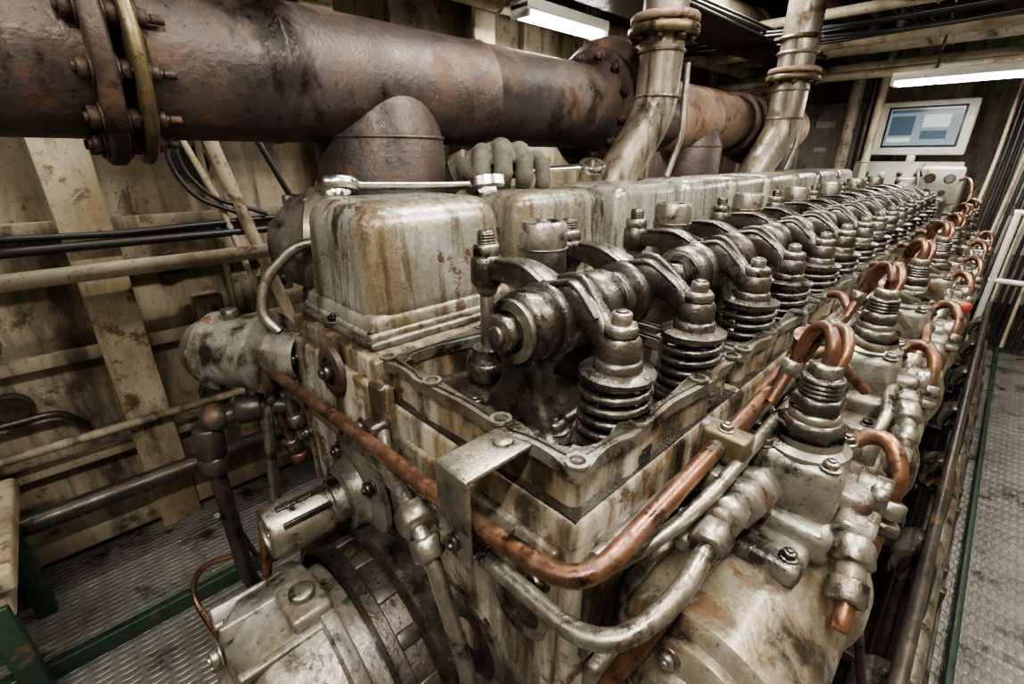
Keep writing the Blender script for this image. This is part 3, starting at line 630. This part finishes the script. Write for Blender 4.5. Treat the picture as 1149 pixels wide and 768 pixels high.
for i in range(2): b.tube([(-1.82,-.0+.03*i,.9),(-1.81,.0+.03*i,.3),(-1.80,.05+.05*i,.20),(-1.80,.2+.08*i,.13)],.008,RUBBER,n=8)
for z,y0,y1 in ((-.45,-.1,1.0),(-.5,-1.6,-.5)):
    b.tube([(-1.95,y0,z),(-1.9,y0+.05,z),(-1.9,y1,z),(-1.95,y1+.05,z-.1)],.013,DKPIPE,n=8)
for p in ((-1.9,.3,-.15),(-1.9,-.62,-.2),(-1.9,.2,-.5),(-1.9,-.75,-.62),(-1.9,-.9,.28),(-1.9,.02,-.22)):
    b.box(p,(.10,.10,.10),WALL,.01); b.cyl((p[0]+.05,p[1],p[2]),(p[0]+.07,p[1],p[2]),.025,DKPIPE,n=12)
for y,z,r in ((-.05,-.05,.045),(.1,.33,.05),(-.5,.36,.04),(-.62,-.48,.05),(-.02,-.62,.05),(-.9,.02,.05)):
    b.lathe((-1.985,y,z),(1,0,0),[(r*1.25,0),(r*1.25,.02),(r,.022),(r*.96,.005),(0,.005)],DKPIPE,20)
b.done('wall_pipework')
b=Bd()
b.box((-1.45,-.95,-.62),(.5,.62,.06),FRAME,.01); b.box((-1.45,-.95,-.70),(.44,.56,.10),FRAME,.01)
for x in (-1.66,-1.24):
    for y in (-1.2,-.70): b.box((x,y,-.90),(.05,.05,.40),GREEN,.005)
b.box((-1.24,-.95,-.95),(.04,.5,.04),GREEN,.005)
b.done('steel_workbench')
b=Bd()
for y in (-1.8,-.9,0,.9,1.8,2.7,3.6,4.5,5.3): b.box((-.35,y,1.70),(3.3,.02,.16),CEIL,.003); b.box((-.35,y,1.62),(3.3,.10,.015),CEIL,.003)
b.done('ceiling_beam')
b=Bd()
b.tube([(-1.45,-2.5,1.22),(-1.45,5.5,1.22)],.13,CREAM,n=24)
for y in (.6,2.2,3.8): b.ring((-1.45,y,1.22),D,.135,.014,CREAM)
b.done('ventilation_duct')
def opipe(pts,r,m,bend=.05):
    b=Bd(); b.tube(pts,r,m,bend=bend,n=16)
    P=[V(p) for p in pts]; a,c=P[0],P[-1]
    for t in (.25,.5,.75):
        q=a.lerp(c,t)
        if len(pts)==2: b.ring(q,(c-a),r+.003,.006,m,20)
    b.done('overhead_pipe')
for x,z,r,m in ((-1.75,1.05,.05,CREAM),(-1.78,1.2,.035,STEEL),(-1.1,1.42,.05,CREAM),(-.6,1.45,.05,CREAM),(-.1,1.40,.06,CREAM),(.25,1.36,.045,WHITE),(.4,1.52,.03,CREAM)):
    opipe([(x,-2.5,z),(x,5.5,z)],r,m)
for y,z,r in ((2.3,1.25,.045),(3.75,1.05,.04),(4.4,1.12,.06),(4.6,.98,.05),(4.2,.90,.03),(3.4,1.15,.03)): opipe([(-1.8,y,z),(1.2,y,z)],r,CREAM)
opipe([(.24,2.6,1.7),(.24,2.6,1.16),(.28,3.1,1.08),(.28,5.3,1.08)],.07,WHITE,.12)
opipe([(-.66,4.6,1.7),(-.66,4.6,-1.1)],.03,CREAM); opipe([(-.9,4.9,1.7),(-.9,4.9,-1.1)],.05,CREAM); opipe([(-.78,4.9,1.7),(-.78,4.9,-1.1)],.025,DKPIPE)
b=Bd()
for i in range(9):
    x=-1.30+.03*i; z=1.05+.02*math.sin(i*2.1)
    b.tube([(x,-1.5,z+.1),(x+.02,.0,z+.04),(x-.02,.8,z+.07*math.sin(i)),(x,1.8,z),(x+.01,5.3,z+.05)],.011,RUBBER,bend=.3,n=8)
b.box((-1.18,1.5,1.0),(.34,5,.012),DKPIPE,.002)
b.done('cable_tray')
b=Bd()
for i in range(6):
    x=-.55+.03*i; z=1.18+.02*math.sin(i*2.1)
    b.tube([(x,-1.5,z+.1),(x+.02,1.0,z+.04),(x-.02,2.2,z+.06*math.sin(i)),(x,3.8,z),(x+.01,5.3,z+.05)],.010,RUBBER,bend=.3,n=8)
for i in range(7):
    y=3.0+.05*i; z=1.0+.03*math.sin(i*1.7)
    b.tube([(-1.7,y,z+.05),(-.9,y+.02,z),(-.2,y,z-.05*math.sin(i)),(.5,y+.03,z+.02),(1.25,y,z+.08)],.009,RUBBER,bend=.3,n=8)
b.done('overhead_cable_bundle')
def lamp(c,axis,L,power,name='fluorescent_lamp'):
    b=Bd(); c=V(c); X=axis=='X'
    b.box(c+V((0,0,.035)),(L,.13,.05) if X else (.13,L,.05),WHITE,.008)
    for o in (-.03,.03):
        p=V((L/2-.03,0,0)) if X else V((0,L/2-.03,0)); q=V((0,o,-.004)) if X else V((o,0,-.004))
        b.cyl(c-p+q,c+p+q,.016,LAMP,n=12)
    for sgn in (-1,1):
        b.box(c+(V((sgn*(L/2-.01),0,.01)) if X else V((0,sgn*(L/2-.01),.01))),(.02,.12,.06) if X else (.12,.02,.06),WHITE,.004)
        p=c+(V((sgn*L*.3,0,.06)) if X else V((0,sgn*L*.3,.06))); b.cyl(p,(p.x,p.y,1.73),.008,STEEL,n=8)
    b.done(name)
    l=bpy.data.lights.new('tube_area','AREA'); l.shape='RECTANGLE'; l.size=L if X else .1; l.size_y=.1 if X else L; l.energy=power; l.color=(1,.95,.84)
    o=bpy.data.objects.new('tube_area_light',l); bpy.context.collection.objects.link(o); o.location=c+V((0,0,-.03))
lamp((-1.62,1.84,.98),'Y',.65,22)
lamp((-1.1,2.6,1.33),'Y',.9,28)
lamp((.03,3.9,.79),'X',1.05,34)
lamp((.45,-.7,1.45),'Y',1.3,72)  # added lamp out of view above the camera, part of the soft key
lamp((-.35,.9,1.50),'Y',1.3,76)  # added lamp out of view over the engine, part of the soft key
lamp((.75,1.3,1.45),'Y',1.3,60)  # added lamp out of view on the right, part of the soft key
lamp((-1.55,-.7,1.40),'Y',1.1,28)
lamp((-.5,-1.6,1.40),'X',1.1,16)
# console and far end
b=Bd(); cx=-.40
b.box((cx,4.95,-.45),(.75,.45,1.3),BOXG,.015); b.box((cx,4.72,.15),(.7,.08,.30),BOXG,.01,rot=(-.25,0,0))
for i in range(5):
    for j in range(2): b.cyl((cx-.24+.11*i,4.69,.11+.1*j),(cx-.24+.11*i,4.66,.11+.1*j),.018,(DKPIPE,DKPIPE,WHITE)[(i+j)%3],n=14)
b.cyl((cx,4.85,.2),(cx,4.85,.40),.03,WHITE)
b.done('engine_control_console')
b=Bd()
b.box((cx+.02,4.85,.55),(.60,.07,.40),WHITE,.015); b.box((cx+.02,4.812,.56),(.48,.01,.30),DKPIPE,.004)
mon=b.done('display_monitor')
b=Bd(); b.box((cx+.02,4.805,.56),(.45,.006,.27),SCREEN,0)
b.box((cx+.02,4.801,.675),(.43,.004,.022),SCR3,0); b.box((cx-.11,4.801,.57),(.15,.004,.14),SCR3,0); b.box((cx+.10,4.801,.60),(.16,.004,.09),SCR2,0); b.box((cx+.10,4.801,.50),(.16,.004,.06),SCR3,0); b.box((cx-.11,4.801,.465),(.15,.004,.03),SCR2,0)
b.done('screen',mon)
b=Bd()  # governor box at the far end of the engine
b.box((-.10,3.98,.16),(.22,.14,.24),BOXG,.02); b.box((-.27,3.94,.12),(.12,.12,.18),CAST,.02); b.box((-.10,3.98,-.5),(.12,.12,1.1),BOXG,.01)
for i,(dx,dz,r) in enumerate(((-.05,.05,.03),(.05,.05,.03),(-.05,-.04,.022),(.03,-.04,.018))):
    b.lathe((-.10+dx,3.91,.16+dz),(0,-1,0),[(0,.006),(r*.82,.006),(r*.86,.016),(r,.014),(r,0)],DKPIPE if i!=1 else STEEL,20)
b.lathe((-.27,3.88,.14),(0,-1,0),[(.045,0),(.045,.03),(.03,.04),(.0,.04)],STEEL,20)
b.tube([(-.20,3.9,.22),(-.22,3.86,.27),(-.20,3.78,.22),(-.18,3.72,.12)],.010,RUBBER,bend=.05)
b.tube([(.0,3.92,.2),(.05,3.85,.22),(.08,3.8,.14),(.08,3.7,.0)],.009,COPPER,bend=.05)
b.done('governor_control_box')
b=Bd()
b.box((-1.15,5.35,.45),(.55,.3,.7),BOXG,.012); b.box((-1.15,5.19,.45),(.48,.02,.62),BOXG,.006); b.cyl((-.95,5.18,.45),(-.95,5.15,.45),.02,DKPIPE); b.box((-1.15,5.175,.62),(.16,.01,.06),WHITE,.002)
b.box((-1.15,5.175,.40),(.10,.01,.04),WHITE,.002)
b.done('electrical_cabinet')
b=Bd()
b.box((.45,5.35,.0),(.5,.35,1.6),BOXG,.012)
for i in range(3): b.box((.45,5.17,.55-.4*i),(.4,.015,.3),WHITE,.005)
b.done('switchboard_cabinet')
b=Bd()
for i in range(16):
    x=.10+.035*i; b.tube([(x,4.75+.02*(i%3),1.0),(x+.01,4.75,.3),(x-.02+.01*(i%4),4.73,-.3),(x,4.75,-1.05)],.012,RUBBER if i%4 else CREAM,bend=.2,n=8)
b.done('cable_bundle')
b=Bd()
for z in (-.45,.0): b.tube([(.30,4.2,z),(1.25,4.2,z)],.018,WHITE,n=12)
for x in (.32,1.2): b.tube([(x,4.2,-1.1),(x,4.2,.01)],.02,WHITE,n=12)
b.done('guard_rail')
b=Bd()
for x,z,r,m in ((.33,-.62,.03,DKPIPE),(.38,-.75,.022,STEEL),(.40,-.95,.035,DKPIPE),(.30,-.90,.04,DKPIPE),(.34,-.5,.014,DKPIPE),(.44,-1.03,.02,CAST)):
    b.tube([(x,.1,z),(x+random.uniform(-.01,.01),2.2,z),(x,LEN,z)],r,m,n=12)
for k in range(NC):
    y=.3+k*PITCH
    b.box((.33,y,-.80),(.18,.035,.035),DKPIPE,.005); b.box((.42,y,-.98),(.03,.03,.24),DKPIPE,.005)
    b.tube([(.31,y+.1,-.60),(.35,y+.13,-.52),(.37,y+.16,-.70),(.38,y+.2,-.95)],.012,RUBBER if k%2 else COPPER,bend=.05,n=8)
    b.lathe((.33,y+.2,-.62),(0,1,0),[(0,0),(.045,0),(.05,.01),(.05,.10),(.04,.11),(0,.11)],CAST,18)
b.tube([(.27,.5,-.45),(.31,.5,-.6),(.36,.62,-.72),(.33,.8,-.82),(.36,1.0,-1.0)],.008,EXH2,bend=.06,n=8)
b.tube([(.28,.35,-.6),(.36,.42,-.7),(.38,.6,-.85),(.32,.7,-.95)],.011,RUBBER,bend=.06,n=8)
b.tube([(.26,.25,-.5),(.34,.32,-.62),(.36,.45,-.60),(.30,.55,-.75),(.36,.62,-1.0)],.009,COPPER,bend=.06,n=8)
b.cyl((.37,.72,-1.09),(.37,.72,-.76),.04,BRASS)
b.done('bilge_pipework')
b=Bd()
b.cyl((.235,1.62,-.20),(.235,1.62,-.10),.016,STEEL); b.cyl((.235,1.62,-.11),(.235,1.62,-.08),.024,RED,n=20); b.hexn((.235,1.62,-.15),(.235,1.62,-.13),.026,STEEL)
b.done('drain_valve')
b=Bd()
b.cyl((-1.3,-.55,.22),(-1.12,-.58,.22),.03,DKPIPE); b.lathe((-1.15,-.58,.15),(0,0,1),[(.0,0),(.04,0),(.045,.02),(.03,.06),(.05,.09),(.05,.12),(0,.14)],DKPIPE,20)
b.tube([(-1.3,-.55,.22),(-1.5,-.52,.22),(-1.62,-.5,.22),(-1.72,-.5,.22),(-1.9,-.5,.22)],.03,DKPIPE)
b.done('stop_valve')
# ================================================================ lift & camera
w=bpy.data.worlds.new('World'); bpy.context.scene.world=w; w.use_nodes=True
w.node_tree.nodes['Background'].inputs[0].default_value=(1,.96,.89,1); w.node_tree.nodes['Background'].inputs[1].default_value=.27
for o in list(bpy.context.scene.objects):
    if o.parent is None: o.location.z+=ZO
cam=bpy.data.cameras.new('cam'); co=bpy.data.objects.new('camera',cam); bpy.context.collection.objects.link(co)
a=math.radians(45.8); p=math.radians(21.9)
Fv=V((-math.sin(a)*math.cos(p),math.cos(a)*math.cos(p),-math.sin(p)))
co.rotation_euler=Fv.to_track_quat('-Z','Y').to_euler(); co.location=(.249,-.348,.343+ZO)
cam.sensor_width=36; cam.lens=519/1149*36; cam.clip_start=.01
bpy.context.scene.camera=co
try: bpy.context.scene.view_settings.look='AgX - Medium High Contrast'
except Exception as e: print(e)
